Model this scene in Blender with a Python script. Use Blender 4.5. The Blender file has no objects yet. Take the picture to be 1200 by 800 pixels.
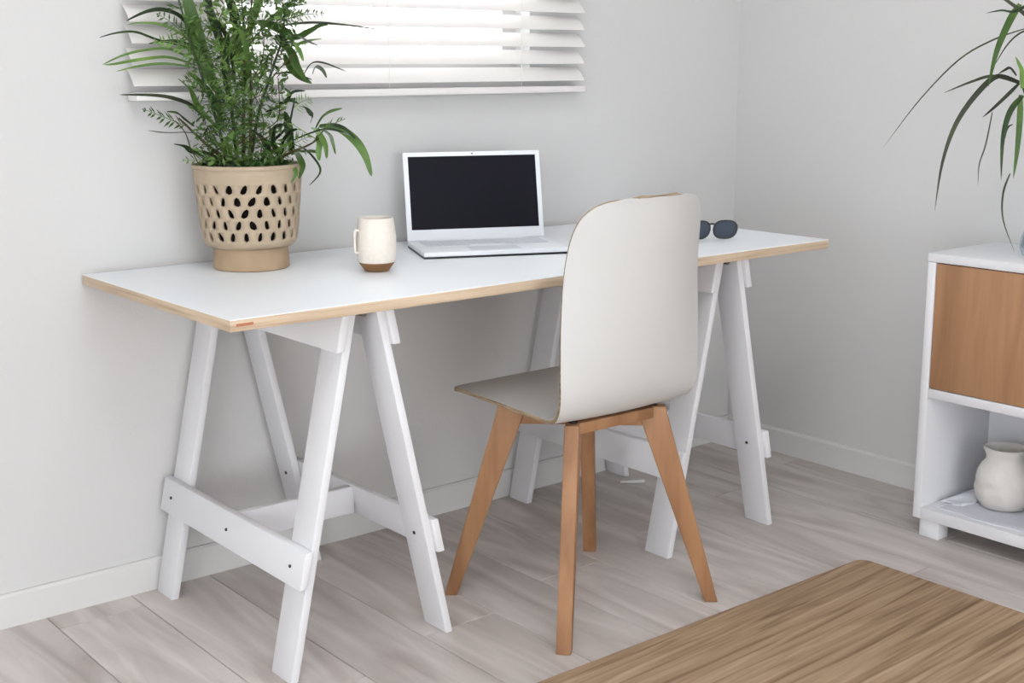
import bpy, bmesh, math, random
from mathutils import Vector, Matrix
random.seed(7)
scn = bpy.context.scene
col = scn.collection

# ------------------------------------------------------------------ camera
cam_d = bpy.data.cameras.new('camera'); cam = bpy.data.objects.new('camera', cam_d); col.objects.link(cam)
RT = Vector((0.77576491, -0.63101164, -0.0036207)).normalized()
FW = Vector((0.61691429, 0.75961518, -0.20591632)).normalized()
UP = RT.cross(FW)
cam.matrix_world = Matrix(((RT.x, UP.x, -FW.x, 0), (RT.y, UP.y, -FW.y, 0), (RT.z, UP.z, -FW.z, 1.1701), (0, 0, 0, 1)))
cam_d.sensor_width = 36; cam_d.lens = 1535.4 / 1200 * 36; cam_d.clip_start = .05
scn.camera = cam

# ------------------------------------------------------------------ world and light
w = bpy.data.worlds.new('sky'); scn.world = w; w.use_nodes = True
bg = w.node_tree.nodes['Background']; bg.inputs[0].default_value = (.93, .965, 1, 1); bg.inputs[1].default_value = 4.2

def area(name, loc, d, sx, sy, power, color=(1, 1, 1)):
    l = bpy.data.lights.new(name, 'AREA'); l.shape = 'RECTANGLE'; l.size = sx; l.size_y = sy; l.energy = power; l.color = color
    o = bpy.data.objects.new(name, l); col.objects.link(o); o.location = loc
    o.rotation_euler = Vector(d).to_track_quat('-Z', 'Y').to_euler(); return o
# daylight entering by the two windows behind and to the left of the camera
area('daylight_left', (-2.37, -.7, 1.03), (1, .1, -.02), 2.6, 1.9, 32, (.95, .975, 1))
area('daylight_rear', (.6, -2.47, 1.03), (0, 1, -.03), 2.3, 1.9, 22, (.95, .975, 1))
area('added_ceiling_fill', (.95, .9, 2.58), (.05, .1, -1), 1.3, 1.1, 6, (.95, .975, 1))   # added unseen overhead fill, brightens desk, seat and floor

scn.view_settings.view_transform = 'Standard'; scn.view_settings.look = 'None'
scn.view_settings.exposure = 0.17; scn.view_settings.gamma = 1; scn.view_settings.use_curve_mapping = False

# ------------------------------------------------------------------ material helpers
def srgb(r, g, b):
    f = lambda c: (c/255/12.92) if c/255 <= .04045 else ((c/255+.055)/1.055)**2.4
    return (f(r), f(g), f(b), 1)

def mat(name, rgb, rough=.5, spec=.4, bump=0, bscale=60, var=0, vscale=3, metallic=0, sub=0, trans=0, alpha=1, mapping=(1, 1, 1)):
    m = bpy.data.materials.new(name); m.use_nodes = True; N = m.node_tree.nodes; L = m.node_tree.links
    b = N['Principled BSDF']; c = srgb(*rgb)
    b.inputs['Base Color'].default_value = c; b.inputs['Roughness'].default_value = rough
    b.inputs['Specular IOR Level'].default_value = spec; b.inputs['Metallic'].default_value = metallic
    if trans: b.inputs['Transmission Weight'].default_value = trans
    tc = N.new('ShaderNodeTexCoord'); mp = N.new('ShaderNodeMapping'); mp.inputs['Scale'].default_value = mapping
    L.new(tc.outputs['Object'], mp.inputs[0])
    if var:
        n = N.new('ShaderNodeTexNoise'); n.inputs['Scale'].default_value = vscale; n.inputs['Detail'].default_value = 5
        L.new(mp.outputs[0], n.inputs[0])
        r = N.new('ShaderNodeValToRGB'); r.color_ramp.elements[0].position = .3; r.color_ramp.elements[1].position = .7
        r.color_ramp.elements[0].color = [x*(1-var) for x in c[:3]]+[1]; r.color_ramp.elements[1].color = [min(1, x*(1+var*.5)) for x in c[:3]]+[1]
        L.new(n.outputs[0], r.inputs[0]); L.new(r.outputs[0], b.inputs['Base Color'])
    if bump:
        n2 = N.new('ShaderNodeTexNoise'); n2.inputs['Scale'].default_value = bscale; n2.inputs['Detail'].default_value = 4
        L.new(mp.outputs[0], n2.inputs[0]); bp = N.new('ShaderNodeBump'); bp.inputs['Strength'].default_value = bump; bp.inputs['Distance'].default_value = .003
        L.new(n2.outputs[0], bp.inputs['Height']); L.new(bp.outputs[0], b.inputs['Normal'])
    return m

def streaks(name, cols, scale, rough=.5, rnd=0, det=6, dist=0, bump=0, pos=(.3, .5, .72), rot=0, spec=.4, fine=0):
    """stretched noise in object space: wood grain"""
    m = bpy.data.materials.new(name); m.use_nodes = True; N = m.node_tree.nodes; L = m.node_tree.links
    b = N['Principled BSDF']; b.inputs['Roughness'].default_value = rough; b.inputs['Specular IOR Level'].default_value = spec
    tc = N.new('ShaderNodeTexCoord'); mp0 = N.new('ShaderNodeMapping'); mp0.inputs['Rotation'].default_value = (0, 0, rot)
    mp = N.new('ShaderNodeMapping'); mp.inputs['Scale'].default_value = scale
    L.new(tc.outputs['Object'], mp0.inputs[0]); L.new(mp0.outputs[0], mp.inputs[0])
    oi = N.new('ShaderNodeObjectInfo'); ml = N.new('ShaderNodeMath'); ml.operation = 'MULTIPLY'; ml.inputs[1].default_value = 37
    L.new(oi.outputs['Random'], ml.inputs[0]); cb = N.new('ShaderNodeCombineXYZ')
    for i in range(3): L.new(ml.outputs[0], cb.inputs[i])
    if rnd: L.new(cb.outputs[0], mp.inputs['Location'])
    n = N.new('ShaderNodeTexNoise'); n.inputs['Scale'].default_value = 1; n.inputs['Detail'].default_value = det; n.inputs['Distortion'].default_value = dist
    L.new(mp.outputs[0], n.inputs[0])
    r = N.new('ShaderNodeValToRGB'); r.color_ramp.elements[0].position = pos[0]; r.color_ramp.elements[1].position = pos[2]
    r.color_ramp.elements[0].color = srgb(*cols[0]); r.color_ramp.elements[1].color = srgb(*cols[2])
    e = r.color_ramp.elements.new(pos[1]); e.color = srgb(*cols[1])
    L.new(n.outputs[0], r.inputs[0]); out = r.outputs[0]
    if rnd:
        hs = N.new('ShaderNodeHueSaturation'); mr = N.new('ShaderNodeMapRange')
        mr.inputs['To Min'].default_value = 1-rnd; mr.inputs['To Max'].default_value = 1+rnd*.6
        L.new(oi.outputs['Random'], mr.inputs['Value']); L.new(mr.outputs[0], hs.inputs['Value']); L.new(out, hs.inputs['Color']); out = hs.outputs[0]
    L.new(out, b.inputs['Base Color'])
    if bump:
        bp = N.new('ShaderNodeBump'); bp.inputs['Strength'].default_value = bump; bp.inputs['Distance'].default_value = .002
        L.new(n.outputs[0], bp.inputs['Height']); L.new(bp.outputs[0], b.inputs['Normal'])
    return m

def glassmat(name, tint=(1, 1, 1), k=.9, rough=.02):
    m = bpy.data.materials.new(name); m.use_nodes = True; N = m.node_tree.nodes; L = m.node_tree.links
    N.remove(N['Principled BSDF']); o = N['Material Output']
    t = N.new('ShaderNodeBsdfTransparent'); t.inputs[0].default_value = (*tint, 1)
    g = N.new('ShaderNodeBsdfGlossy'); g.inputs['Roughness'].default_value = rough
    x = N.new('ShaderNodeMixShader'); x.inputs[0].default_value = 1-k
    L.new(t.outputs[0], x.inputs[1]); L.new(g.outputs[0], x.inputs[2]); L.new(x.outputs[0], o.inputs[0]); return m

def leafmat(name, rgb, rgb2):
    m = streaks(name, (rgb, rgb, rgb2), (9, 9, 9), rough=.42, pos=(.3, .45, .7), rnd=.12)
    N = m.node_tree.nodes; L = m.node_tree.links; b = N['Principled BSDF']; o = N['Material Output']
    t = N.new('ShaderNodeBsdfTranslucent'); t.inputs[0].default_value = srgb(*rgb2)
    x = N.new('ShaderNodeMixShader'); x.inputs[0].default_value = .22
    L.new(b.outputs[0], x.inputs[1]); L.new(t.outputs[0], x.inputs[2]); L.new(x.outputs[0], o.inputs[0]); return m

M = {}
M['wall'] = mat('wall_paint', (207, 206, 205), .9, .2, bump=.12, bscale=180)
M['ceil'] = mat('ceiling_paint', (236, 236, 235), .9, .2)
M['trim'] = mat('trim_paint', (212, 211, 209), .55, .35)
M['white'] = mat('white_paint', (222, 222, 225), .5, .35, bump=.06, bscale=90)
M['lam'] = mat('white_laminate', (236, 239, 242), .38, .4)
M['ply'] = streaks('plywood_edge', ((176, 152, 126), (200, 178, 152), (212, 192, 168)), (4, 4, 120), rough=.6)
M['shell'] = mat('chair_shell_white', (200, 199, 197), .42, .4)
M['shelledge'] = streaks('shell_edge', ((112, 94, 74), (154, 134, 108), (180, 160, 134)), (20, 20, 200), rough=.6)
M['beech'] = streaks('beech_wood', ((136, 97, 66), (155, 113, 79), (168, 127, 92)), (26, 26, 3.2), rough=.5, rnd=.04)
M['oak'] = streaks('oak_door', ((150, 110, 79), (164, 123, 90), (176, 135, 102)), (30, 26, 2.2), rough=.5, dist=.4)
M['plank'] = streaks('floor_plank', ((172, 161, 156), (198, 189, 184), (216, 208, 204)), (13, 1.7, 5), rough=.42, rnd=.07, dist=1.3, det=8, bump=.1, pos=(.28, .5, .7))
M['joint'] = mat('floor_joint', (150, 142, 137), .8, .2)
M['rug'] = streaks('rug_weave', ((122, 98, 74), (172, 145, 118), (200, 174, 146)), (2.4, 60, 6), rough=.9, dist=.9, det=10, bump=.6, pos=(.25, .48, .75), rot=-.05, spec=.1)
M['rugb'] = mat('rug_border', (150, 116, 84), .9, .1, bump=.5, bscale=300, var=.15, vscale=200)
M['metal'] = mat('steel', (120, 116, 112), .35, .5, metallic=1)
M['bolt'] = mat('dark_bolt', (70, 62, 58), .5, .4, metallic=.6)
M['black'] = mat('black_plastic', (22, 22, 26), .35, .5)
M['hole'] = mat('dark_inner_pot', (24, 20, 18), .9, .1)
M['screen'] = mat('screen_glass', (17, 16, 27), .35, .12)
M['alu'] = mat('pale_laptop_shell', (232, 235, 240), .35, .5, metallic=0)
M['key'] = mat('laptop_key', (212, 215, 222), .5, .3)
M['terra'] = mat('beige_clay', (174, 157, 135), .75, .25, bump=.25, bscale=60, var=.06, vscale=25)
M['terra2'] = mat('beige_clay_foot', (174, 150, 122), .75, .25, bump=.25, bscale=60, var=.08, vscale=25)
M['cup'] = mat('speckled_cream', (224, 216, 206), .45, .4, var=.05, vscale=120)
M['cork'] = mat('raw_clay_brown', (140, 104, 68), .7, .3, var=.15, vscale=50)
M['soil'] = mat('soil', (48, 38, 28), .95, .1, bump=.8, bscale=150, var=.4, vscale=80)
M['moss'] = leafmat('ground_cover_green', (40, 66, 30), (70, 108, 48))
M['leafA'] = leafmat('leaf_mid', (70, 100, 44), (116, 150, 74))
M['leafB'] = leafmat('leaf_dark', (40, 58, 32), (70, 96, 48))
M['leafC'] = leafmat('leaf_light', (104, 142, 70), (150, 184, 96))
M['leafD'] = leafmat('leaf_olive', (50, 56, 42), (84, 92, 60))
M['stem'] = mat('stem_brown', (78, 70, 44), .7, .2)
M['vase'] = mat('rough_white_clay', (214, 210, 205), .85, .2, bump=.8, bscale=45, var=.05, vscale=20)
M['cloth'] = mat('grey_cloth', (205, 206, 214), .95, .1, bump=.3, bscale=250)
M['glass'] = glassmat('window_glass', (1, 1, 1), .94)
M['vglass'] = glassmat('bottle_glass', (.80, .88, .93), .72, .05)
M['lens'] = mat('dark_lens', (58, 68, 82), .12, .6)
M['slat'] = mat('white_slat', (228, 225, 222), .6, .3)

# ------------------------------------------------------------------ mesh helpers
class MB:
    def __init__(s): s.v = []; s.f = []; s.mi = []; s.cur = 0
    def add(s, vs, fs):
        k = len(s.v); s.v += [tuple(v) for v in vs]; s.f += [tuple(i+k for i in f) for f in fs]; s.mi += [s.cur]*len(fs)
    def hexa(s, p):     # p: 8 points, bottom ring 0-3 then top ring 4-7
        s.add(p, [(3, 2, 1, 0), (4, 5, 6, 7), (0, 1, 5, 4), (1, 2, 6, 5), (2, 3, 7, 6), (3, 0, 4, 7)])
    def box(s, x0, x1, y0, y1, z0, z1):
        s.hexa([(x0, y0, z0), (x1, y0, z0), (x1, y1, z0), (x0, y1, z0), (x0, y0, z1), (x1, y0, z1), (x1, y1, z1), (x0, y1, z1)])
    def prism(s, a, b):     # two equal rings of points
        n = len(a); s.add(list(a)+list(b), [tuple(range(n))[::-1], tuple(range(n, 2*n))]+[(i, (i+1) % n, n+(i+1) % n, n+i) for i in range(n)])
    def tube(s, pts, r, n=8, caps=True):
        pts = [Vector(p) for p in pts]; rings = []; m = len(pts)
        rr = r if isinstance(r, (list, tuple)) else [r]*m
        up = None
        for i, p in enumerate(pts):
            t = (pts[min(i+1, m-1)]-pts[max(i-1, 0)]).normalized()
            if up is None: up = t.orthogonal().normalized()
            up = (up-t*up.dot(t)).normalized(); q = t.cross(up)
            rings.append([p+(up*math.cos(2*math.pi*j/n)+q*math.sin(2*math.pi*j/n))*rr[i] for j in range(n)])
        vs = [v for rg in rings for v in rg]; fs = []
        for i in range(m-1):
            for j in range(n): fs.append((i*n+j, i*n+(j+1) % n, (i+1)*n+(j+1) % n, (i+1)*n+j))
        if caps: fs += [tuple(range(n))[::-1], tuple((m-1)*n+j for j in range(n))]
        s.add(vs, fs)
    def lathe(s, prof, c=(0, 0, 0), n=40, wob=None):
        vs = []; m = len(prof)
        for i, (r, z) in enumerate(prof):
            for j in range(n):
                a = 2*math.pi*j/n; k = wob(a, z) if wob else 1
                vs.append((c[0]+r*k*math.cos(a), c[1]+r*k*math.sin(a), c[2]+z))
        fs = [(i*n+j, i*n+(j+1) % n, (i+1)*n+(j+1) % n, (i+1)*n+j) for i in range(m-1) for j in range(n)]
        if prof[0][0] > 1e-4: fs.append(tuple(range(n))[::-1])
        if prof[-1][0] > 1e-4: fs.append(tuple((m-1)*n+j for j in range(n)))
        s.add(vs, fs)
    def build(s, name, m, parent=None, bevel=0, smooth=False, seg=2, angle=None, merge=False):
        me = bpy.data.meshes.new(name); me.from_pydata(s.v, [], s.f)
        ms = m if isinstance(m, (list, tuple)) else [m]
        for x in ms: me.materials.append(x)
        if len(ms) > 1: me.polygons.foreach_set('material_index', s.mi)
        bm = bmesh.new(); bm.from_mesh(me)
        if merge: bmesh.ops.remove_doubles(bm, verts=bm.verts, dist=1e-5)
        bmesh.ops.recalc_face_normals(bm, faces=bm.faces)
        if bevel:
            ed = [e for e in bm.edges if len(e.link_faces) == 2 and e.calc_face_angle() > .6]
            bmesh.ops.bevel(bm, geom=ed, offset=bevel, segments=seg, profile=.5, affect='EDGES', clamp_overlap=True)
        if smooth or bevel:
            for f in bm.faces: f.smooth = True
            lim = angle or (.6 if not smooth or bevel else 1.0)
            for e in bm.edges:
                if len(e.link_faces) == 2 and e.calc_face_angle() > lim: e.smooth = False
        bm.to_mesh(me); bm.free()
        o = bpy.data.objects.new(name, me); col.objects.link(o)
        if parent is not None: attach(o, parent)
        return o

wpos = {}
def attach(o, parent):
    """geometry is written in world space: shift it so the part sits at its parent's origin"""
    P = wpos.get(parent.name, Matrix())
    if o.type == 'MESH': o.data.transform(P.inverted())
    o.parent = parent; wpos[o.name] = P

def thing(name, label, cat, loc=(0, 0, 0), group=None, rz=0):
    o = bpy.data.objects.new(name, None); col.objects.link(o); o.empty_display_size = .05
    o.location = loc; o.rotation_euler = (0, 0, rz); o['label'] = label; o['category'] = cat
    if group: o['group'] = group
    wpos[o.name] = Matrix.Translation(loc) @ Matrix.Rotation(rz, 4, 'Z'); return o
def tag(o, label, cat, group=None):
    o['label'] = label; o['category'] = cat
    if group: o['group'] = group
    return o
def struct(o): o['kind'] = 'structure'; return o
def B(*a):
    m = MB(); m.box(*a); return m

# ------------------------------------------------------------------ setting
YW, XR, XL, YR, ZC = 2.719, 3.098, -2.4, -2.5, 2.6
fl = struct(B(XL-.15, XR+.15, YR-.15, YW+.15, -.12, -.012).build('floor', M['joint']))
PW, PL = .192, 1.28
x = XL+.03; row = 0
while x < XR-.001:
    y = YR - ((row*0.47) % 1.0)*PL; x1 = min(x+PW-.0016, XR)
    while y < YW-.001:
        y0 = max(y, YR); y1 = min(y+PL-.0016, YW)
        if y1-y0 > .03:
            m = MB(); cx, cy = (x+x1)/2, (y0+y1)/2; c = .0012
            m.prism([(x, y0, -.012), (x1, y0, -.012), (x1, y1, -.012), (x, y1, -.012)], [(x, y0, -c), (x1, y0, -c), (x1, y1, -c), (x, y1, -c)])
            m.f.pop(1)
            k = 4; m.add([(x+c, y0+c, 0), (x1-c, y0+c, 0), (x1-c, y1-c, 0), (x+c, y1-c, 0)], [(0, 1, 2, 3)])
            m.f += [(k+0, k+1, k+5, k+4), (k+1, k+2, k+6, k+5), (k+2, k+3, k+7, k+6), (k+3, k+0, k+4, k+7)]
            m.build('plank', M['plank'], fl)
        y += PL
    x += PW; row += 1

def wall_holes(name, axis, pos, th, a0, a1, z0, z1, hole):
    m = MB(); h0, h1, g0, g1 = hole
    for (p, q, r, s) in ((a0, h0, z0, z1), (h1, a1, z0, z1), (h0, h1, z0, g0), (h0, h1, g1, z1)):
        if axis == 'y': m.box(p, q, pos, pos+th, r, s)
        else: m.box(pos, pos+th, p, q, r, s)
    return struct(m.build(name, M['wall'], merge=True))
WX0, WX1, WZ0, WZ1 = 1.38, 2.272, 1.165, 2.2
wall_holes('wall_back', 'y', YW, .16, XL, XR+.1, -.012, ZC, (WX0, WX1, WZ0, WZ1))
struct(B(XR, XR+.1, YR-.16, YW, -.012, ZC).build('wall_right', M['wall']))
wall_holes('wall_left', 'x', XL-.16, .16, YR, YW, -.012, ZC, (-2.1, .7, .06, 2.02))
wall_holes('wall_rear', 'y', YR-.16, .16, XL, XR, -.012, ZC, (-.6, 1.8, .06, 2.02))
m = MB()
for a_ in ((XL-.1, .3, YR-.16, YW+.16), (1.6, XR+.1, YR-.16, YW+.16), (.3, 1.6, YR-.16, .35), (.3, 1.6, 1.45, YW+.16)): m.box(*a_, ZC, ZC+.1)
struct(m.build('ceiling', M['ceil'], merge=True))
m = MB()
for a_ in ((.3, .34, .35, 1.45), (1.56, 1.6, .35, 1.45), (.34, 1.56, .35, .39), (.34, 1.56, 1.41, 1.45)): m.box(*a_, ZC+.01, ZC+.08)
o = struct(m.build('added_roof_opening', M['trim'])); B(.33, 1.57, .38, 1.42, ZC+.04, ZC+.045).build('pane', M['glass'], o)  # unseen ceiling opening with frame and pane, added for the overhead fill

def window(name, axis, pos, a0, a1, z0, z1, mull):
    fr = MB(); t = .045
    def bx(p, q, r, s, d0=.06, d1=.11):
        if axis == 'y': fr.box(p, q, pos+d0, pos+d1, r, s)
        else: fr.box(pos+d0, pos+d1, p, q, r, s)
    bx(a0, a0+t, z0, z1); bx(a1-t, a1, z0, z1); bx(a0+t, a1-t, z0, z0+t); bx(a0+t, a1-t, z1-t, z1)
    o = struct(fr.build(name, M['trim']))
    for k in range(1, mull):
        c = a0+(a1-a0)*k/mull; fr = MB(); bx(c-t/2, c+t/2, z0+t, z1-t); fr.build('mullion', M['trim'], o)
    for k in range(mull):
        p = a0+(a1-a0)*k/mull+t; q = a0+(a1-a0)*(k+1)/mull-t/2; fr = MB(); bx(p-.01, q+.01, z0+t-.01, z1-t+.01, .083, .087)
        fr.build('pane', M['glass'], o)
window('window_1', 'y', YW, WX0, WX1, WZ0, WZ1, 1)
window('window_2', 'x', XL-.16, -2.1, .7, .06, 2.02, 3)
window('window_3', 'y', YR-.16, -.6, 1.8, .06, 2.02, 2)

def skirting(name, pts):
    m = MB(); m.prism(*pts); return struct(m.build(name, M['trim']))
h = .074
skirting('baseboard_back', ([(XL, YW-.013, 0), (XL, YW, 0), (XL, YW, h), (XL, YW-.008, h), (XL, YW-.013, h-.006)], [(XR, YW-.013, 0), (XR, YW, 0), (XR, YW, h), (XR, YW-.008, h), (XR, YW-.013, h-.006)]))
skirting('baseboard_right', ([(XR-.013, YR, 0), (XR, YR, 0), (XR, YR, h), (XR-.008, YR, h), (XR-.013, YR, h-.006)], [(XR-.013, YW-.013, 0), (XR, YW-.013, 0), (XR, YW-.013, h), (XR-.008, YW-.013, h), (XR-.013, YW-.013, h-.006)]))
skirting('baseboard_left', ([(XL+.013, YR, 0), (XL, YR, 0), (XL, YR, h), (XL+.013, YR, h)], [(XL+.013, YW-.013, 0), (XL, YW-.013, 0), (XL, YW-.013, h), (XL+.013, YW-.013, h)]))

# ------------------------------------------------------------------ blind
bl = thing('window_blind', 'white horizontal slatted blind over the window above the desk', 'blind', (1.78, 2.69, 1.1))
bx0, bx1 = 1.152, 2.425
z = 1.148; k = 0
slat_me = None
a = math.radians(47); hw = .024
while z < 2.27:
    if slat_me is None:
        m = MB(); n = 6; ring = []
        for sgn in (1, -1):
            rng = range(n+1) if sgn == 1 else range(n, -1, -1)
            for i in rng:
                t = -1+2*i/n; u = hw*t; v = .0028*(1-t*t)+sgn*.0008
                # t=-1 is the room-side edge, low; t=1 the window-side edge, high
                ring.append((u*math.cos(a)-v*math.sin(a), u*math.sin(a)+v*math.cos(a)))
        m.prism([(bx0-1.78, 2.69-.002-2.69+p, q) for p, q in ring], [(bx1-1.78, -.002+p, q) for p, q in ring])
        o = m.build('slat', M['slat'], smooth=True, angle=.9); slat_me = o.data; o.parent = bl
    else:
        o = bpy.data.objects.new('slat', slat_me); col.objects.link(o); o.parent = bl
    o.location = (random.uniform(-.002, .002), 0, z-1.1); z += .044; k += 1
B(bx0, bx1, 2.664, 2.712, 1.1, 1.117).build('bottom_rail', M['slat'], bl, bevel=.003)
B(bx0, bx1, 2.655, 2.718, 2.27, 2.32).build('head_rail', M['slat'], bl, bevel=.003)
for cx in (1.32, 1.79, 2.20):
    m = MB(); m.tube([(cx, 2.6655, 1.117), (cx, 2.6655, 2.27)], .0009, 5); m.build('cord', M['slat'], bl)

# ------------------------------------------------------------------ trestles
TOP = .7175
def trestle(xc, label):
    t = thing('trestle', label, 'trestle', (xc, 2.39, 0), 'white wooden trestles under the desk')
    ya, yb, wd, th = 2.088, 2.697, .078, .018
    xa, xf = .030, .186
    for s in (-1, 1):
        def X(zz): return xc+s*(xa+(xf-xa)*(1-zz/TOP))
        for y0, y1 in ((ya, ya+wd), (yb-wd, yb)):
            m = MB(); h = th/2
            m.hexa([(X(0)-h, y0, 0), (X(0)+h, y0, 0), (X(0)+h, y1, 0), (X(0)-h, y1, 0), (X(TOP)-h, y0, TOP), (X(TOP)+h, y0, TOP), (X(TOP)+h, y1, TOP), (X(TOP)-h, y1, TOP)])
            m.build('leg', M['white'], t, bevel=.0025)
        def rail(z0, z1, name, e0=.008, e1=.008):
            m = MB(); o0 = s*th/2; o1 = s*(th/2+th)
            m.hexa([(X(z0)+min(o0, o1), ya-e0, z0), (X(z0)+max(o0, o1), ya-e0, z0), (X(z0)+max(o0, o1), yb+e1, z0), (X(z0)+min(o0, o1), yb+e1, z0),
                    (X(z1)+min(o0, o1), ya-e0, z1), (X(z1)+max(o0, o1), ya-e0, z1), (X(z1)+max(o0, o1), yb+e1, z1), (X(z1)+min(o0, o1), yb+e1, z1)])
            return m.build(name, M['white'], t, bevel=.003)
        rail(.640, TOP, 'top_rail'); rr = rail(.188, .262, 'lower_rail')
        for yy in (ya+wd*.5, (ya+yb)/2, yb-wd*.5):
            zz = .225; m = MB(); p = Vector((X(zz)+s*th*1.5, yy, zz))
            m.tube([p-Vector((s*.004, 0, 0)), p+Vector((s*.0022, 0, 0))], .0035, 8); m.build('bolt', M['bolt'], rr)
            if yy != (ya+yb)/2:
                m = MB(); p = Vector((X(zz)-s*th*.5, yy, zz)); m.tube([p+Vector((s*.003, 0, 0)), p-Vector((s*.002, 0, 0))], .004, 8); m.build('bolt', M['bolt'], rr)
    # crossbar between the lower rails, and the hinges at the top
    zc0, zc1 = .195, .258; w0 = xa+(xf-xa)*(1-.2266/TOP)+th/2-.001
    m = MB(); ym = (ya+yb)/2; m.box(xc-w0, xc+w0, ym-.009, ym+.009, zc0, zc1); m.build('crossbar', M['white'], t, bevel=.003)
    for yy in (ya+.02, yb-.02):
        m = MB(); m.box(xc-.0205, xc+.0205, yy-.011, yy+.011, TOP-.006, TOP-.001); m.tube([(xc, yy-.013, TOP-.012), (xc, yy+.013, TOP-.012)], .006, 8)
        m.build('hinge', M['metal'], t)
    return t
trestle(1.337, 'white folding wooden trestle under the left end of the desk')
trestle(2.372, 'white folding wooden trestle under the right end of the desk behind the chair')

# ------------------------------------------------------------------ desk top
DX0, DX1, DY0, DY1, DT = 1.026, 2.684, 2.039, 2.709, .74
dk = thing('desk', 'long white laminate desk top with pale plywood edge resting on two trestles', 'desk', (1.855, 2.374, .718))
m = MB(); m.box(DX0, DX1, DY0, DY1, .718, .7388); m.build('plywood_core', M['ply'], dk, bevel=.002)
m = MB(); m.box(DX0+.001, DX1-.001, DY0+.001, DY1-.001, .7384, .74); m.build('laminate_surface', M['lam'], dk)
m = MB(); m.box(DX0+.012, DX0+.045, DY0-.0006, DY0+.002, .727, .732); m.build('edge_knot', mat('knot', (176, 112, 84), .7), dk)

# ------------------------------------------------------------------ chair
ch = thing('desk_chair', 'white moulded plywood chair on four splayed beech legs', 'chair', (1.864, 2.055, 0))
def catmull(P, n):
    out = []
    for i in range(len(P)-1):
        p0, p1, p2, p3 = P[max(i-1, 0)], P[i], P[i+1], P[min(i+2, len(P)-1)]
        for k in range(n):
            t = k/n
            out.append(tuple(.5*((2*b)+(-a_+c)*t+(2*a_-5*b+4*c-d)*t*t+(-a_+3*b-3*c+d)*t**3) for a_, b, c, d in zip(p0, p1, p2, p3)))
    out.append(tuple(P[-1])); return out
# y, z, half width, curl (m the edge comes forward), lift (m the edge comes up)
PR = [(2.305, .462, .158, 0, .000), (2.290, .4625, .184, 0, .001), (2.24, .463, .189, 0, .003), (2.12, .456, .189, .0, .006), (2.01, .4515, .188, .003, .006),
      (1.955, .4535, .190, .008, .004), (1.918, .467, .195, .014, .002), (1.893, .505, .197, .024, .001), (1.879, .570, .197, .038, 0), (1.870, .66, .195, .048, 0),
      (1.862, .75, .190, .055, 0), (1.854, .81, .185, .056, 0), (1.849, .850, .178, .052, 0), (1.845, .880, .165, .045, 0), (1.842, .901, .141, .033, 0), (1.840, .912, .104, .018, 0), (1.839, .916, .05, .004, 0)]
prof = catmull(PR, 4); NT = 20; cxh = 1.877
vs = []; fs = []
for (py, pz, hwid, cu, li) in prof:
    for j in range(NT+1):
        t = -1+2*j/NT
        tt = math.sin(t*math.pi/2)*.35+t*.65
        vs.append((cxh+hwid*tt, py+cu*tt*tt, pz+li*tt*tt))
W_ = NT+1
for i in range(len(prof)-1):
    for j in range(NT): fs.append((i*W_+j, i*W_+j+1, (i+1)*W_+j+1, (i+1)*W_+j))
m = MB(); m.add(vs, fs)
sh = m.build('seat_shell', [M['shell'], M['shelledge']], None, smooth=True); 
def solidify(o, th, offset=0, rim=0):
    s = o.modifiers.new('solid', 'SOLIDIFY'); s.thickness = th; s.offset = offset; s.material_offset_rim = rim; s.use_even_offset = True
    dg = bpy.context.evaluated_depsgraph_get(); me = bpy.data.meshes.new_from_object(o.evaluated_get(dg)); o.modifiers.clear(); o.data = me
solidify(sh, .008, 0, 1)
bm = bmesh.new(); bm.from_mesh(sh.data)
for f in bm.faces: f.smooth = True
for e in bm.edges:
    if len(e.link_faces) == 2 and e.calc_face_angle() > .9: e.smooth = False
bm.to_mesh(sh.data); bm.free()
attach(sh, ch)
cc = Vector((1.864, 2.055, 0))
def diag(d, label=None):
    d = Vector((d[0], d[1], 0)).normalized(); n = Vector((-d.y, d.x, 0)); zt = .4475
    def board(poly, th, name, par):
        m = MB(); A = [cc+d*r+Vector((0, 0, z))-n*th/2 for r, z in poly]; Bq = [cc+d*r+Vector((0, 0, z))+n*th/2 for r, z in poly]
        m.prism(A, Bq); return m.build(name, M['beech'], par, bevel=.0025)
    lg = board([(.306, 0), (.278, 0), (.134, .402), (.118, zt), (.182, zt), (.186, .43)], .031, 'leg', ch)
    return board([(.016 if d.x*d.y > 0 else .0005, .404), (.1335, .404), (.1175, zt), (.016 if d.x*d.y > 0 else .0005, zt)], .030, 'seat_rail', ch)
for d in ((-.70, .66), (.70, -.66), (-.70, -.62), (.70, .66)): diag(d)
# rear apron between the two back legs and the seat mount
p0 = cc+Vector((-.70, -.62, 0)).normalized()*.165; p1 = cc+Vector((.70, -.66, 0)).normalized()*.165
m = MB(); q = Vector((0, .009, 0))
m.hexa([p0-q+Vector((.012, 0, .424)), p1-q+Vector((-.02, 0, .424)), p1+q+Vector((-.02, 0, .424)), p0+q+Vector((.012, 0, .424)),
        p0-q+Vector((.012, 0, .448)), p1-q+Vector((-.02, 0, .448)), p1+q+Vector((-.02, 0, .448)), p0+q+Vector((.012, 0, .448))])
m.build('rear_apron', M['beech'], ch, bevel=.002)
for d in ((-.70, .66), (.70, -.66), (-.70, -.62), (.70, .66)):
    d = Vector((*d, 0)).normalized(); p = cc+d*.155
    m = MB(); m.lathe([(.010, 0), (.010, .004)], (p.x, p.y, .4455), 12); m.build('spacer_pad', M['bolt'], ch)

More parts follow.
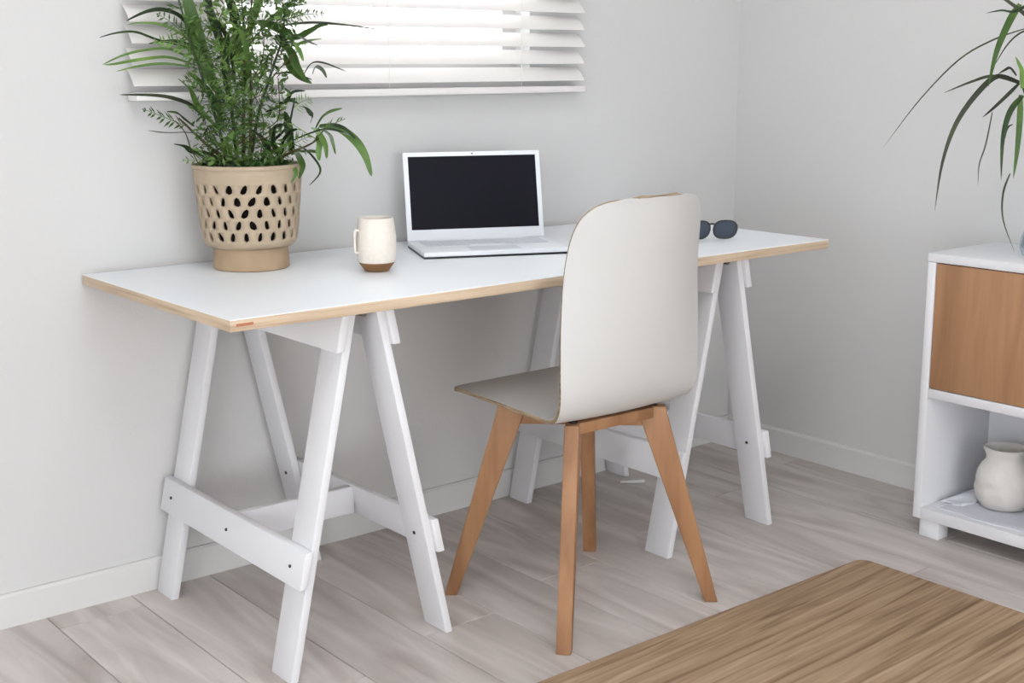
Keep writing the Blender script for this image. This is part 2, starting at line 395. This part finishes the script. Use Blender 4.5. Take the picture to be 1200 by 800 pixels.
# ------------------------------------------------------------------ laptop
ang = math.atan2(-.1435, .3165); LW, LD = .344, .210
lp = thing('laptop', 'pale open laptop with dark blank screen near the middle of the desk', 'laptop', (1.706, 2.416, .74), rz=ang)
IV = wpos[lp.name]
def lbox(x0, x1, y0, y1, z0, z1):
    m = MB(); m.box(x0, x1, y0, y1, z0, z1); m.v = [tuple(IV @ Vector(p)) for p in m.v]; return m
lbox(0, LW, 0, LD, .0045, .015).build('base', M['alu'], lp, bevel=.002)
lbox(.0005, LW-.0005, .0005, LD-.003, .0, .0046).build('bottom_plate_shadow', M['black'], lp)  # underside of the base, black to paint the shadow line beneath it
lbox(.115, .235, .012, .078, .0148, .0153).build('touchpad', M['key'], lp)
kb = lbox(.02, LW-.02, .092, .19, .0148, .0153).build('keyboard_deck', M['alu'], lp)
for r_ in range(5):
    for c_ in range(14):
        if r_ == 0 and 4 < c_ < 9: continue
        x_ = .024+c_*.0215; y_ = .095+r_*.019
        lbox(x_, x_+.019, y_, y_+.0165, .0151, .0162).build('key', M['key'], kb)
lbox(.05, LW-.05, LD-.004, LD+.003, .012, .019).build('hinge', M['alu'], lp)
tl = math.radians(13); SH = .215
def scr(x0, x1, v0, v1, n0, n1):
    m = MB(); m.box(x0, x1, n0, n1, v0, v1)
    m.v = [tuple(IV @ Vector((p[0], LD+p[1]*math.cos(tl)+p[2]*math.sin(tl), .015+p[2]*math.cos(tl)-p[1]*math.sin(tl)))) for p in m.v]; return m
lid = scr(0, LW, 0, SH, -.003, .003).build('lid', M['alu'], lp, bevel=.002)
scr(.012, LW-.012, .026, SH-.011, -.0036, -.0026).build('display', M['screen'], lid)
scr(LW/2-.002, LW/2+.002, SH-.007, SH-.004, -.0034, -.0026).build('webcam', M['black'], lid)

# short black cable lying behind the laptop corner
m = MB(); pts = catmull([(2.150, 2.395, .7435), (2.165, 2.40, .7435), (2.185, 2.385, .7445), (2.205, 2.40, .748), (2.212, 2.42, .753)], 5)
m.tube(pts, .0032, 8); o = m.build('charging_cable', M['black'], smooth=True); tag(o, 'short dark cable end on the desk between laptop and chair back', 'cable')
wpos[o.name] = Matrix()
m = MB(); m.box(2.135, 2.152, 2.390, 2.400, .7402, .747); m.build('plug', M['black'], o, bevel=.001)

# ------------------------------------------------------------------ cup
mc = (1.533, 2.347, .7401)
mg = thing('mug', 'cream ceramic tumbler mug with a bare brown tapered base beside the laptop', 'mug', mc)
m = MB(); m.lathe([(.024, 0), (.0255, .001), (.0385, .0185), (.0385, .020)], mc, 40); m.build('base', M['cork'], mg, smooth=True, angle=.5)
m = MB(); m.lathe([(.037, .0195), (.0398, .0205), (.0425, .034), (.0432, .05), (.0425, .075), (.0395, .10), (.0375, .113), (.0362, .1145), (.0350, .113), (.037, .10), (.039, .06), (.036, .03), (.0001, .027)], mc, 48)
m.build('cup_body', M['cup'], mg, smooth=True)
hd = Vector((-.776, .10, 0)).normalized(); cM = Vector(mc)
m = MB(); pts = catmull([cM+hd*.0385+Vector((0, 0, .088)), cM+hd*.047+Vector((0, 0, .090)), cM+hd*.0505+Vector((0, 0, .082)), cM+hd*.0505+Vector((0, 0, .06)), cM+hd*.0495+Vector((0, 0, .044)), cM+hd*.041+Vector((0, 0, .042))], 4)
m.tube(pts, .0026, 8); m.build('handle', M['cup'], mg, smooth=True)

# ------------------------------------------------------------------ sunglasses
sg = thing('sunglasses', 'dark tinted sunglasses lying on the right end of the desk behind the chair', 'sunglasses', (2.47, 2.24, .74))
sd = Vector((.86, -.47, 0)).normalized(); sn = Vector((.47, .86, 0)).normalized(); so = Vector((2.452, 2.224, .7415))
def lens(c0):
    n = 20; pts = []
    for i in range(n):
        a_ = 2*math.pi*i/n; cx_, sz = math.cos(a_), math.sin(a_)
        xx = math.copysign(abs(cx_)**.75, cx_)*.029; zz = math.copysign(abs(sz)**.7, sz)*.0235+.0255
        if sz < 0: xx *= 1+.12*sz
        pts.append(so+sd*(c0+xx)+sn*(-.25*(zz-.02)+ (-(c0+xx)**2*2.2))+Vector((0, 0, zz*.97)))
    return pts
for c0 in (-.034, .034):
    L_ = lens(c0); m = MB(); m.tube(L_+[L_[0], L_[1]], .0022, 6, False); fr = m.build('frame', M['black'], sg, smooth=True)
    m = MB(); m.prism([p-sn*.0008 for p in L_], [p+sn*.0008 for p in L_]); m.build('lens', M['lens'], fr)
m = MB(); m.tube([so+sd*t+sn*(-.003)+Vector((0, 0, .036+.004*(1-(t/.012)**2))) for t in (-.012, -.006, 0, .006, .012)], .002, 6); m.build('bridge', M['black'], sg)
for s in (-1, 1):
    e = so+sd*s*.060+sn*(-.009)
    m = MB(); m.tube([e+Vector((0, 0, .034)), e+sn*.03+sd*s*.001+Vector((0, 0, .033)), e+sn*.10+Vector((0, 0, .026)), e+sn*.135+Vector((0, 0, .004))], [.002, .002, .0018, .0026], 6)
    m.build('temple', M['black'], sg)

# ------------------------------------------------------------------ planter and its plant
pc = Vector((1.354, 2.572, .7401))
pl = thing('planter', 'beige clay planter with pierced lattice wall at the left end of the desk', 'planter', tuple(pc))
def R_(z):      # outside radius of the bowl
    pts = [(.048, .088), (.054, .096), (.064, .1015), (.09, .105), (.14, .110), (.19, .1145), (.222, .117)]
    for (a0, r0), (a1, r1) in zip(pts, pts[1:]):
        if z <= a1: return r0+(r1-r0)*(z-a0)/(a1-a0)
    return pts[-1][1]
m = MB(); m.lathe([(.079, 0), (.082, .002), (.080, .046), (.0795, .048)], tuple(pc), 48); m.build('foot', M['terra2'], pl, smooth=True, angle=.5)
# pierced wall: cells with a real hole, rows shifted by half a cell
NC, rows, zb, zt_ = 22, 5, .064, .190
mm = MB(); N2 = NC*2
def P(a_, z): r = R_(z); return (pc.x+r*math.cos(a_), pc.y+r*math.sin(a_), pc.z+z)
zs = [.0480, .0540, zb]
for za, zb_ in zip(zs, zs[1:]):
    for j in range(N2): mm.add([P(2*math.pi*j/N2, za), P(2*math.pi*(j+1)/N2, za), P(2*math.pi*(j+1)/N2, zb_), P(2*math.pi*j/N2, zb_)], [(0, 1, 2, 3)])
zs = [zt_, .206, .222]
for za, zb_ in zip(zs, zs[1:]):
    for j in range(N2): mm.add([P(2*math.pi*j/N2, za), P(2*math.pi*(j+1)/N2, za), P(2*math.pi*(j+1)/N2, zb_), P(2*math.pi*j/N2, zb_)], [(0, 1, 2, 3)])
dz = (zt_-zb)/rows; da = 2*math.pi/NC
for r_ in range(rows):
    for j in range(NC):
        a0 = (j+(.5 if r_ % 2 else 0))*da; z0 = zb+r_*dz
        ou = [(0, 0), (.5, 0), (1, 0), (1, .5), (1, 1), (.5, 1), (0, 1), (0, .5)]
        rs = random.uniform(.8, 1.25); sl = random.uniform(-.16, .16)
        inn = [(-.19, -.28), (0, -.42), (.19, -.28), (.20, 0), (.13, .28), (0, .43), (-.13, .28), (-.20, 0)]
        V = [P(a0+u*da, z0+v*dz) for u, v in ou]+[P(a0+(.5+u*rs+sl*v*2)*da, z0+(.5+v)*dz) for u, v in inn]
        mm.add(V, [(i, (i+1) % 8, 8+(i+1) % 8, 8+i) for i in range(8)])
bw = mm.build('pierced_bowl', [M['terra'], M['terra2']], None, smooth=True, merge=True)
solidify(bw, .007, 1 if False else -1, 0); attach(bw, pl)
m = MB(); m.lathe([(.1175, .218), (.1185, .221), (.1175, .2255), (.113, .2265), (.1095, .224), (.1095, .205), (.1105, .205), (.1105, .218)], tuple(pc), 48); m.build('rim', M['terra'], pl, smooth=True)
m = MB(); m.lathe([(.078, .0485), (.086, .052), (.094, .066), (.098, .12), (.104, .19), (.106, .214), (.103, .214), (.098, .16), (.001, .150)], tuple(pc), 32); m.build('inner_pot', M['hole'], pl, smooth=True)
so_ = MB(); so_.lathe([(.103, .206), (.07, .212), (.03, .214), (.0001, .215)], tuple(pc), 28); so_.build('soil', M['soil'], pl)

RH = Vector((.776, -.631, 0)).normalized(); BK = Vector((.631, .776, 0)).normalized()
S = 2.83/1535.4
def leaf_mesh(mb, pts, width, nrm=None, fold=.25, wprof=None, seg=5):
    """a strap leaf: folded blade along a curve with thin real thickness left to the two faces"""
    P_ = [Vector(p) for p in catmull(pts, seg)]; n = len(P_); vs = []
    for i, p in enumerate(P_):
        t = (P_[min(i+1, n-1)]-P_[max(i-1, 0)]).normalized()
        side = t.cross(nrm if nrm else Vector((0, 0, 1)))
        if side.length < .05: side = t.cross(BK)
        side.normalize(); up = side.cross(t).normalized()
        f = i/(n-1); wv = width*(wprof(f) if wprof else (max(.02, math.sin(math.pi*min(1, f*.86+.10))**.8)))
        if i == n-1: wv = width*.02
        vs += [p-side*wv/2+up*wv*fold/2, p-up*.0004, p+side*wv/2+up*wv*fold/2, p+up*.0004]
    fs = []
    for i in range(n-1):
        a_, b_ = i*4, i*4+4
        fs += [(a_, b_, b_+1, a_+1), (a_+1, b_+1, b_+2, a_+2), (a_+2, b_+2, b_+3, a_+3), (a_+3, b_+3, b_, a_)]
    mb.add(vs, fs)
plant = thing('potted_palm', 'bushy green leafy palm-like plant growing from the beige pierced planter', 'plant', tuple(pc+Vector((0, 0, .215))))
def pp(px, py, d=0):       # along the plant's own plane: sideways, up, towards the window
    u = (px-296)*S; v = (312-py)*S*1.02; p = pc+RH*u+BK*(d)+Vector((0, 0, v))
    if p.y > 2.648: p = p-BK*((p.y-2.648)/BK.y)
    return tuple(p)
BIGD = .3
# stalks
stalks = [[(285, 200), (283, 150), (280, 90), (270, 40), (262, -20)], [(293, 200), (296, 140), (300, 80), (312, 20), (318, -40)], [(278, 200), (268, 150), (252, 90), (240, 40), (228, -10)],
          [(300, 200), (304, 150), (306, 90), (302, 30), (300, -60)], [(305, 202), (325, 170), (345, 150), (352, 130), (356, 118)], [(288, 202), (262, 180), (240, 160), (228, 146), (222, 140)],
          [(298, 200), (312, 140), (330, 90), (345, 50), (350, 20)], [(312, 202), (335, 186), (352, 178), (372, 170), (388, 160)]]
SP = []
for i, st in enumerate(stalks):
    d0 = random.uniform(-.04, .02); pts = catmull([pp(x_, y_, d0+random.uniform(-.01, .01)-k*.006) for k, (x_, y_) in enumerate(st)], 6)
    SP.append(pts); m = MB(); n = len(pts); m.tube(pts, [.0042-.003*k/n for k in range(n)], 6); m.build('stem', M['stem'] if i % 2 else M['leafB'], plant, smooth=True)
# the individually visible long leaves  (points, width, material)
big = [([(262, 100), (250, 60), (244, 25), (236, -15)], .030, 'leafA', -.05), ([(272, 120), (258, 92), (246, 60), (240, 30)], .022, 'leafA', -.06),
       ([(248, 62), (232, 32), (214, 22), (196, 24), (177, 34)], .012, 'leafB', -.06), ([(250, 72), (232, 50), (212, 38), (190, 36), (178, 38)], .007, 'leafC', -.08),
       ([(236, 62), (205, 54), (185, 46), (168, 47), (152, 52)], .007, 'leafB', -.10), ([(240, 60), (225, 56), (212, 56), (196, 58)], .011, 'leafB', -.05),
       ([(238, 76), (215, 64), (190, 66), (170, 72), (153, 81)], .009, 'leafC', -.11), ([(242, 82), (215, 73), (190, 75), (165, 80), (155, 81)], .008, 'leafC', -.09), ([(240, 84), (215, 80), (190, 82), (168, 88)], .007, 'leafC', -.12),
       ([(250, 142), (238, 126), (220, 118), (200, 114), (168, 113)], .010, 'leafD', -.10), ([(245, 158), (228, 156), (212, 155), (196, 152)], .004, 'leafD', -.10),
       ([(235, 150), (226, 140), (222, 134), (213, 132)], .008, 'leafB', -.06), ([(246, 184), (236, 178), (228, 172), (220, 168)], .013, 'leafB', -.06),
       ([(382, 150), (405, 152), (425, 165), (438, 182), (446, 204)], .021, 'leafA', -.08), ([(378, 152), (388, 140), (400, 133), (415, 129)], .011, 'leafA', -.08),
       ([(372, 146), (376, 138), (370, 130), (364, 126)], .010, 'leafB', -.06), ([(380, 152), (384, 166), (386, 178), (388, 186)], .014, 'leafC', -.1),
       ([(386, 154), (396, 160), (402, 168), (407, 179)], .008, 'leafA', -.1), ([(352, 178), (360, 184), (366, 194), (364, 206)], .014, 'leafA', -.1),
       ([(350, 170), (368, 176), (384, 190), (388, 200), (378, 212)], .005, 'leafB', -.12), ([(346, 168), (372, 158), (395, 152), (415, 155), (423, 158)], .006, 'leafB', -.12),
       ([(336, 186), (332, 168), (336, 154), (340, 146)], .020, 'leafB', -.07), ([(350, 182), (349, 160), (348, 144), (346, 132)], .018, 'leafB', -.06),
       ([(318, 40), (340, 26), (352, 18), (366, 17)], .018, 'leafA', -.03), ([(314, 34), (335, 40), (352, 48), (358, 52)], .022, 'leafA', -.05),
       ([(322, 44), (352, 38), (384, 36), (420, 39), (465, 45)], .006, 'leafD', -.08), ([(334, 50), (360, 52), (376, 46), (390, 40), (400, 39)], .017, 'leafA', -.06),
       ([(336, 52), (352, 66), (362, 84), (374, 98)], .020, 'leafA', -.07), ([(340, 48), (362, 50), (376, 56), (396, 64)], .006, 'leafD', -.09),
       ([(330, 92), (350, 90), (366, 94), (380, 98)], .006, 'leafD', -.06), ([(366, 92), (378, 80), (394, 80), (420, 89)], .006, 'leafD', -.08),
       ([(376, 92), (382, 84), (392, 88), (398, 96)], .009, 'leafB', -.08), ([(300, 60), (312, 30), (322, 5), (326, -30)], .018, 'leafA', -.03),
       ([(280, 90), (270, 50), (262, 20), (252, -15)], .018, 'leafB', -.02), ([(290, 80), (292, 40), (286, 10), (276, -30)], .020, 'leafB', -.04),
       ([(330, 20), (348, 6), (362, 0), (378, -4)], .006, 'leafD', -.04), ([(286, 100), (284, 60), (274, 36), (260, 22)], .012, 'leafB', -.06),
       ([(322, 120), (344, 124), (356, 112), (372, 110)], .010, 'leafB', -.06), ([(320, 134), (338, 128), (350, 120), (366, 124)], .010, 'leafB', -.07),
       ([(304, 110), (322, 90), (330, 72), (340, 66)], .010, 'leafA', -.06), ([(296, 120), (304, 84), (306, 60), (300, 40)], .016, 'leafA', -.08),
       ([(282, 130), (278, 100), (282, 70), (290, 50)], .014, 'leafB', -.07), ([(262, 150), (246, 130), (240, 110), (232, 96)], .012, 'leafA', -.08),
       ([(270, 150), (262, 120), (250, 100), (240, 88)], .014, 'leafA', -.06), ([(318, 160), (334, 150), (344, 148), (356, 140)], .012, 'leafB', -.08),
       ([(372, 152), (384, 158), (392, 170), (396, 184)], .013, 'leafA', -.09), ([(384, 152), (400, 148), (416, 152), (430, 162)], .009, 'leafB', -.1), ([(338, 180), (342, 166), (352, 156), (362, 152)], .014, 'leafB', -.06),
       ([(342, 190), (352, 194), (358, 202), (356, 210)], .010, 'leafC', -.1), ([(326, 190), (324, 174), (318, 162), (310, 152)], .014, 'leafB', -.08), ([(318, 194), (330, 180), (344, 172), (360, 164)], .013, 'leafA', -.1),
       ([(270, 194), (258, 182), (246, 176), (236, 174)], .011, 'leafB', -.08), ([(284, 196), (278, 180), (268, 168), (256, 162)], .012, 'leafA', -.09), ([(340, 60), (356, 58), (366, 66), (372, 78)], .012, 'leafA', -.08),
       ([(344, 70), (352, 84), (366, 96), (380, 102)], .016, 'leafA', -.07), ([(346, 64), (362, 60), (378, 56), (394, 54)], .010, 'leafC', -.08)]
for k, (p4, wd, mt, d) in enumerate(big):
    n = len(p4); pts = [pp(x_, y_, d*(i/(n-1))+random.uniform(-.008, .008)) for i, (x_, y_) in enumerate(p4)]
    m = MB(); leaf_mesh(m, pts, wd, nrm=(-BK*.8+Vector((0, 0, .6))+RH*random.uniform(-.3, .3)).normalized(), fold=.3)
    m.build('leaf', M[mt], plant, smooth=True)
# feathery fronds: a rib with many narrow leaflets
def frond(base, tip, sag, nl, ll, lw, mt):
    base, tip = Vector(base), Vector(tip); mid = (base+tip)/2+Vector((0, 0, sag)); rib = catmull([base, mid, tip], 8)
    m = MB(); m.tube(rib, [.0013-.0008*i/len(rib) for i in range(len(rib))], 4)
    ax = (tip-base).normalized(); sd_ = ax.cross(Vector((random.uniform(-.5, .5), random.uniform(-1, -.3), random.uniform(.1, .8)))).normalized()
    for i in range(nl):
        f = .14+.84*i/(nl-1); p = Vector(rib[min(len(rib)-1, int(f*(len(rib)-1)))])
        for s in (-1, 1):
            q = p+(sd_*s*.8+ax*.55+Vector((0, 0, random.uniform(-.25, .15)))).normalized()*ll*(math.sin(math.pi*(f*.8+.18)))*random.uniform(.75, 1.15)
            if q.y > 2.655: q.y = 2.655
            w2 = sd_.cross((q-p).normalized()).normalized()*.0004; cr = (q-p).cross(Vector((.3, -.8, .5))).normalized()*lw/2; c = p+(q-p)*.45
            m.add([p, c-cr, q, c+cr, c+w2], [(0, 1, 4), (1, 2, 4), (2, 3, 4), (3, 0, 4), (0, 3, 2, 1)])
    return m.build('frond', M[mt], plant)
rnd = random.Random(3)
for i in range(78):
    st = SP[rnd.choice([0, 0, 1, 1, 2, 3, 3, 4, 5, 6, 6, 7])]; b = Vector(st[rnd.randrange(3, len(st))])
    a_ = rnd.uniform(0, 2*math.pi); L_ = rnd.uniform(.04, .095)
    e = b+RH*math.cos(a_)*L_+BK*(math.sin(a_)*L_*.7-.02)+Vector((0, 0, rnd.uniform(-.01, .06)))
    e.y = min(e.y, 2.645)
    frond(b, e, rnd.uniform(0, .015), rnd.randint(7, 12), rnd.uniform(.018, .034), rnd.uniform(.0035, .006), rnd.choice(['leafA', 'leafA', 'leafB', 'leafC', 'leafA']))
# dense small leaves in the heart of the plant and low over the soil: uncountable
m = MB()
def tiny(c, L_, wv):
    d = Vector((rnd.gauss(0, 1), rnd.gauss(0, 1), rnd.gauss(.3, .8))).normalized(); q = c+d*L_
    if q.y > 2.655: return
    cr = d.cross(Vector((rnd.gauss(0, 1), rnd.gauss(0, 1), rnd.gauss(0, 1)))).normalized()*wv/2; k = c+d*L_*.45; u_ = d.cross(cr).normalized()*.0004
    m.add([c, k-cr, q, k+cr, k+u_], [(0, 1, 4), (1, 2, 4), (2, 3, 4), (3, 0, 4), (0, 3, 2, 1)])
for i in range(2100):
    px_ = 294+max(-52, min(52, rnd.gauss(0, 29))); py_ = rnd.uniform(0, 195); 
    if py_ < 90: px_ = 296+(90-py_)*.1+max(-58, min(58, rnd.gauss(0, 36)))
    tiny(Vector(pp(px_, py_, max(-.1, min(.04, rnd.gauss(-.03, .035))))), rnd.uniform(.012, .026), rnd.uniform(.004, .008))
o = m.build('small_leaves', M['leafA'], plant); o['kind'] = 'stuff'
m = MB()
for i in range(1100):
    a_ = rnd.uniform(0, 6.283); r0 = .098*math.sqrt(rnd.random())
    tiny(pc+Vector((math.cos(a_)*r0, math.sin(a_)*r0, .212+rnd.uniform(0, .016))), rnd.uniform(.008, .018), rnd.uniform(.005, .009))
o = m.build('ground_cover', M['moss'], plant); o['kind'] = 'stuff'
# thin bare twigs at the right and low in the pot
for tw in ([(330, 100), (345, 84), (365, 66), (372, 60)], [(310, 100), (322, 74), (328, 50), (332, 44)], [(318, 178), (322, 150), (318, 128), (310, 112)], [(244, 190), (238, 170), (232, 155), (222, 142)],
           [(340, 96), (342, 120), (338, 140), (330, 150)], [(256, 196), (262, 180), (272, 172), (280, 168)], [(290, 170), (306, 160), (326, 162), (330, 150)], [(280, 14), (270, 0), (262, -12), (255, -20)]):
    m = MB(); pts = catmull([pp(x_, y_, -.05+rnd.uniform(-.02, .02)) for x_, y_ in tw], 4); m.tube(pts, .0011, 5); m.build('twig', M['stem'], plant)

# ------------------------------------------------------------------ cabinet
CX0, CX1, CY0, CY1 = 2.780, 3.084, 1.00, 1.815
cb = thing('cabinet', 'low white cabinet with an oak door above an open shelf against the right wall', 'cabinet', (2.93, 1.4, 0))
def cbx(name, mt, *a, bevel=.0025, par=None): return B(*a).build(name, M[mt], par or cb, bevel=bevel)
cbx('top_panel', 'white', CX0-.002, CX1, CY0, CY1, .700, .722)
for y0, y1 in ((CY1-.022, CY1), (CY0, CY0+.022)): cbx('side_panel', 'white', CX0, CX1, y0, y1, .048, .700)
cbx('bottom_panel', 'white', CX0, CX1-.001, CY0+.022, CY1-.022, .048, .078)
cbx('shelf', 'white', CX0, CX1-.001, CY0+.022, CY1-.022, .362, .386)
cbx('back_panel', 'white', CX1-.012, CX1-.002, CY0+.022, CY1-.022, .078, .362, bevel=0)
cbx('divider', 'white', CX0+.004, CX1-.013, 1.39, 1.412, .078, .362)
dr = cbx('door', 'oak', CX0+.001, CX0+.019, 1.402, CY1-.024, .388, .698, bevel=.0015)
dr = cbx('door', 'oak', CX0+.001, CX0+.019, CY0+.024, 1.399, .388, .698, bevel=.0015)
for yy in (CY1-.070, CY0+.016):
    for xx in (CX0+.010, CX1-.06): cbx('leg', 'white', xx, xx+.045, yy, yy+.055, 0, .048, bevel=.003)

vc = (2.925, 1.655, .0785)
o = MB(); o.lathe([(.034, .0), (.052, .004), (.064, .022), (.0685, .042), (.069, .052), (.0665, .060), (.068, .068), (.067, .086), (.058, .108), (.047, .120), (.043, .128), (.046, .140), (.051, .149), (.050, .155), (.046, .153), (.040, .142), (.038, .128), (.05, .10), (.055, .05), (.0001, .03)], (vc[0], vc[1], vc[2]+.006), 48,
              wob=lambda a_, z: 1+.028*math.sin(3*a_+z*55)+.014*math.sin(7*a_+z*30)+.02*math.sin(2*a_-z*20))
o = o.build('vase', M['vase'], smooth=True); tag(o, 'small rough white hand-made clay vase on the cabinet\'s open shelf', 'vase')
# folded cloth
def cloth(x0, x1, y0, y1, z0, th, amp, name, par=None, seed=0):
    n = 22; r = random.Random(seed); m = MB(); vs = []
    for lay in (0, 1):
        for i in range(n+1):
            for j in range(n+1):
                u_, v_ = i/n, j/n; ed = min(u_, v_, 1-u_, 1-v_)
                zz = z0 if lay == 0 else z0+th*(1 if ed > .02 else .6)+amp*(.5+.5*math.sin(7*u_+4*v_+seed))*min(1, ed*6)
                vs.append((x0+(x1-x0)*u_+.004*math.sin(9*v_+seed), y0+(y1-y0)*v_+.005*math.sin(8*u_+seed), zz))
    K = (n+1)**2; fs = []
    for i in range(n):
        for j in range(n):
            q = i*(n+1)+j; fs += [(q, q+1, q+n+2, q+n+1), (K+q, K+q+n+1, K+q+n+2, K+q+1)]
    for i in range(n):
        q = i*(n+1); fs += [(q, q+n+1, K+q+n+1, K+q), (q+n, K+q+n, K+q+2*n+1, q+2*n+1)]
        q = i; fs += [(q, K+q, K+q+1, q+1), (n*(n+1)+q, n*(n+1)+q+1, K+n*(n+1)+q+1, K+n*(n+1)+q)]
    m.add(vs, fs); return m.build(name, M['cloth'], par, smooth=True)
o = cloth(2.80, 2.995, 1.50, 1.752, .0785, .0055, 0, 'folded_cloth'); tag(o, 'pale grey folded cloth under the rough clay vase', 'cloth')
wpos[o.name] = Matrix()
cloth(2.845, 2.99, 1.715, 1.772, .0845, .004, .009, 'fold', o, 2)

# glass vase with the dracaena
gc = Vector((2.935, 1.592, .7225)); 
gv = thing('glass_bottle', 'bluish glass bottle vase on the cabinet at the right edge', 'vase', tuple(gc))
m = MB(); m.lathe([(.030, 0), (.060, .003), (.066, .02), (.064, .045), (.046, .085), (.026, .12), (.022, .16), (.024, .175), (.021, .175), (.019, .16), (.023, .12), (.043, .085), (.060, .045), (.062, .02), (.0001, .006)], tuple(gc), 36)
m.build('glass_body', M['vglass'], gv, smooth=True)
dp = thing('dracaena', 'spiky thin-leaved dracaena arching from the glass bottle on the cabinet', 'plant', tuple(gc+Vector((0, 0, .10))))
S2 = 3.24/1535.4
def dq(x_, y_, d=0):
    px, py = 1000+x_/2.855, y_/2.855; u = (px-1242)*S2; v = (100-py)*S2*1.02
    return tuple(gc+Vector((0, 0, .403))+RH*u+Vector((0, 0, v))+BK*d)
m = MB(); m.tube(catmull([tuple(gc+Vector((.004, 0, .012))), tuple(gc+Vector((0, .003, .12))), tuple(gc+Vector((-.004, 0, .26))), dq(566, 260)], 6), .0045, 8); m.build('stem', M['stem'], dp, smooth=True)
DL = [([(568, 120), (460, 155), (350, 215), (230, 335), (120, 478)], .0045, 'leafD', -.05), ([(556, 282), (480, 265), (415, 315), (350, 405), (310, 520), (290, 668)], .0135, 'leafD', -.06),
      ([(556, 286), (470, 264), (400, 280), (312, 313)], .009, 'leafD', -.02), ([(600, 118), (540, 72), (480, 34), (410, -10)], .013, 'leafD', -.02), ([(590, 36), (520, 72), (470, 70), (418, 78)], .008, 'leafB', -.04),
      ([(540, 50), (500, 100), (455, 190), (426, 295)], .017, 'leafA', -.07), ([(600, 120), (540, 135), (490, 175), (440, 250)], .0045, 'leafD', -.05), ([(556, 285), (515, 322), (470, 360), (434, 386)], .009, 'leafD', -.03),
      ([(570, 322), (525, 370), (500, 450), (496, 576)], .014, 'leafB', -.05), ([(562, 320), (560, 400), (554, 490), (544, 572)], .015, 'leafA', -.03), ([(478, 372), (456, 470), (432, 530), (425, 592)], .0035, 'leafD', -.05),
      ([(548, 560), (522, 620), (520, 700), (556, 798)], .005, 'leafD', -.05), ([(566, 300), (556, 250), (540, 224), (528, 206)], .014, 'leafC', -.02), ([(570, 300), (600, 220), (680, 180), (800, 240)], .014, 'leafB', 0),
      ([(570, 300), (640, 290), (740, 350), (800, 480)], .014, 'leafB', .03), ([(570, 300), (590, 180), (620, 60), (700, -60)], .014, 'leafB', .02), ([(545, 262), (520, 240), (500, 246), (476, 258)], .008, 'leafD', -.02),
      ([(545, 410), (528, 415), (516, 432), (510, 450)], .004, 'leafB', -.03), ([(570, 300), (600, 380), (620, 480), (610, 600)], .014, 'leafB', -.03), ([(575, 300), (640, 240), (720, 120), (780, 60)], .012, 'leafD', .0)]
for p4, wd, mt, d in DL:
    n = len(p4); m = MB(); leaf_mesh(m, [dq(x_, y_, d*i/(n-1)) for i, (x_, y_) in enumerate(p4)], wd, nrm=(-BK*.8+Vector((0, 0, .6))).normalized(), fold=.35,
                                   wprof=lambda f: max(.05, min(1, .55+f*2)*(1-f**3)))
    m.build('leaf', M[mt], dp, smooth=True)

# ------------------------------------------------------------------ rug
RX1, RY1, RX0, RY0 = 2.530, 1.783, .95, .55
rg = thing('rug', 'brown streaky woven rug with rounded corners on the floor in front of the cabinet', 'rug', (1.74, 1.17, 0))
def rrect(x0, x1, y0, y1, r, n=6):
    out = []
    for cx, cy, a0 in ((x1-r, y1-r, 0), (x0+r, y1-r, 90), (x0+r, y0+r, 180), (x1-r, y0+r, 270)):
        for k in range(n+1): a_ = math.radians(a0+90*k/n); out.append((cx+r*math.cos(a_), cy+r*math.sin(a_)))
    return out
m = MB(); rr_ = rrect(RX0, RX1, RY0, RY1, .03); m.prism([(*p, .0) for p in rr_], [(*p, .009) for p in rr_]); m.build('pile', M['rug'], rg, bevel=.003)

# tiny white plug on the floor under the right trestle
o = MB(); o.tube([(2.497, 2.585, .006), (2.530, 2.560, .006), (2.556, 2.548, .006)], [.004, .005, .006], 8); o = o.build('cable_end', M['trim'], smooth=True)
tag(o, 'short white cable end on the floor behind the chair legs', 'cable')
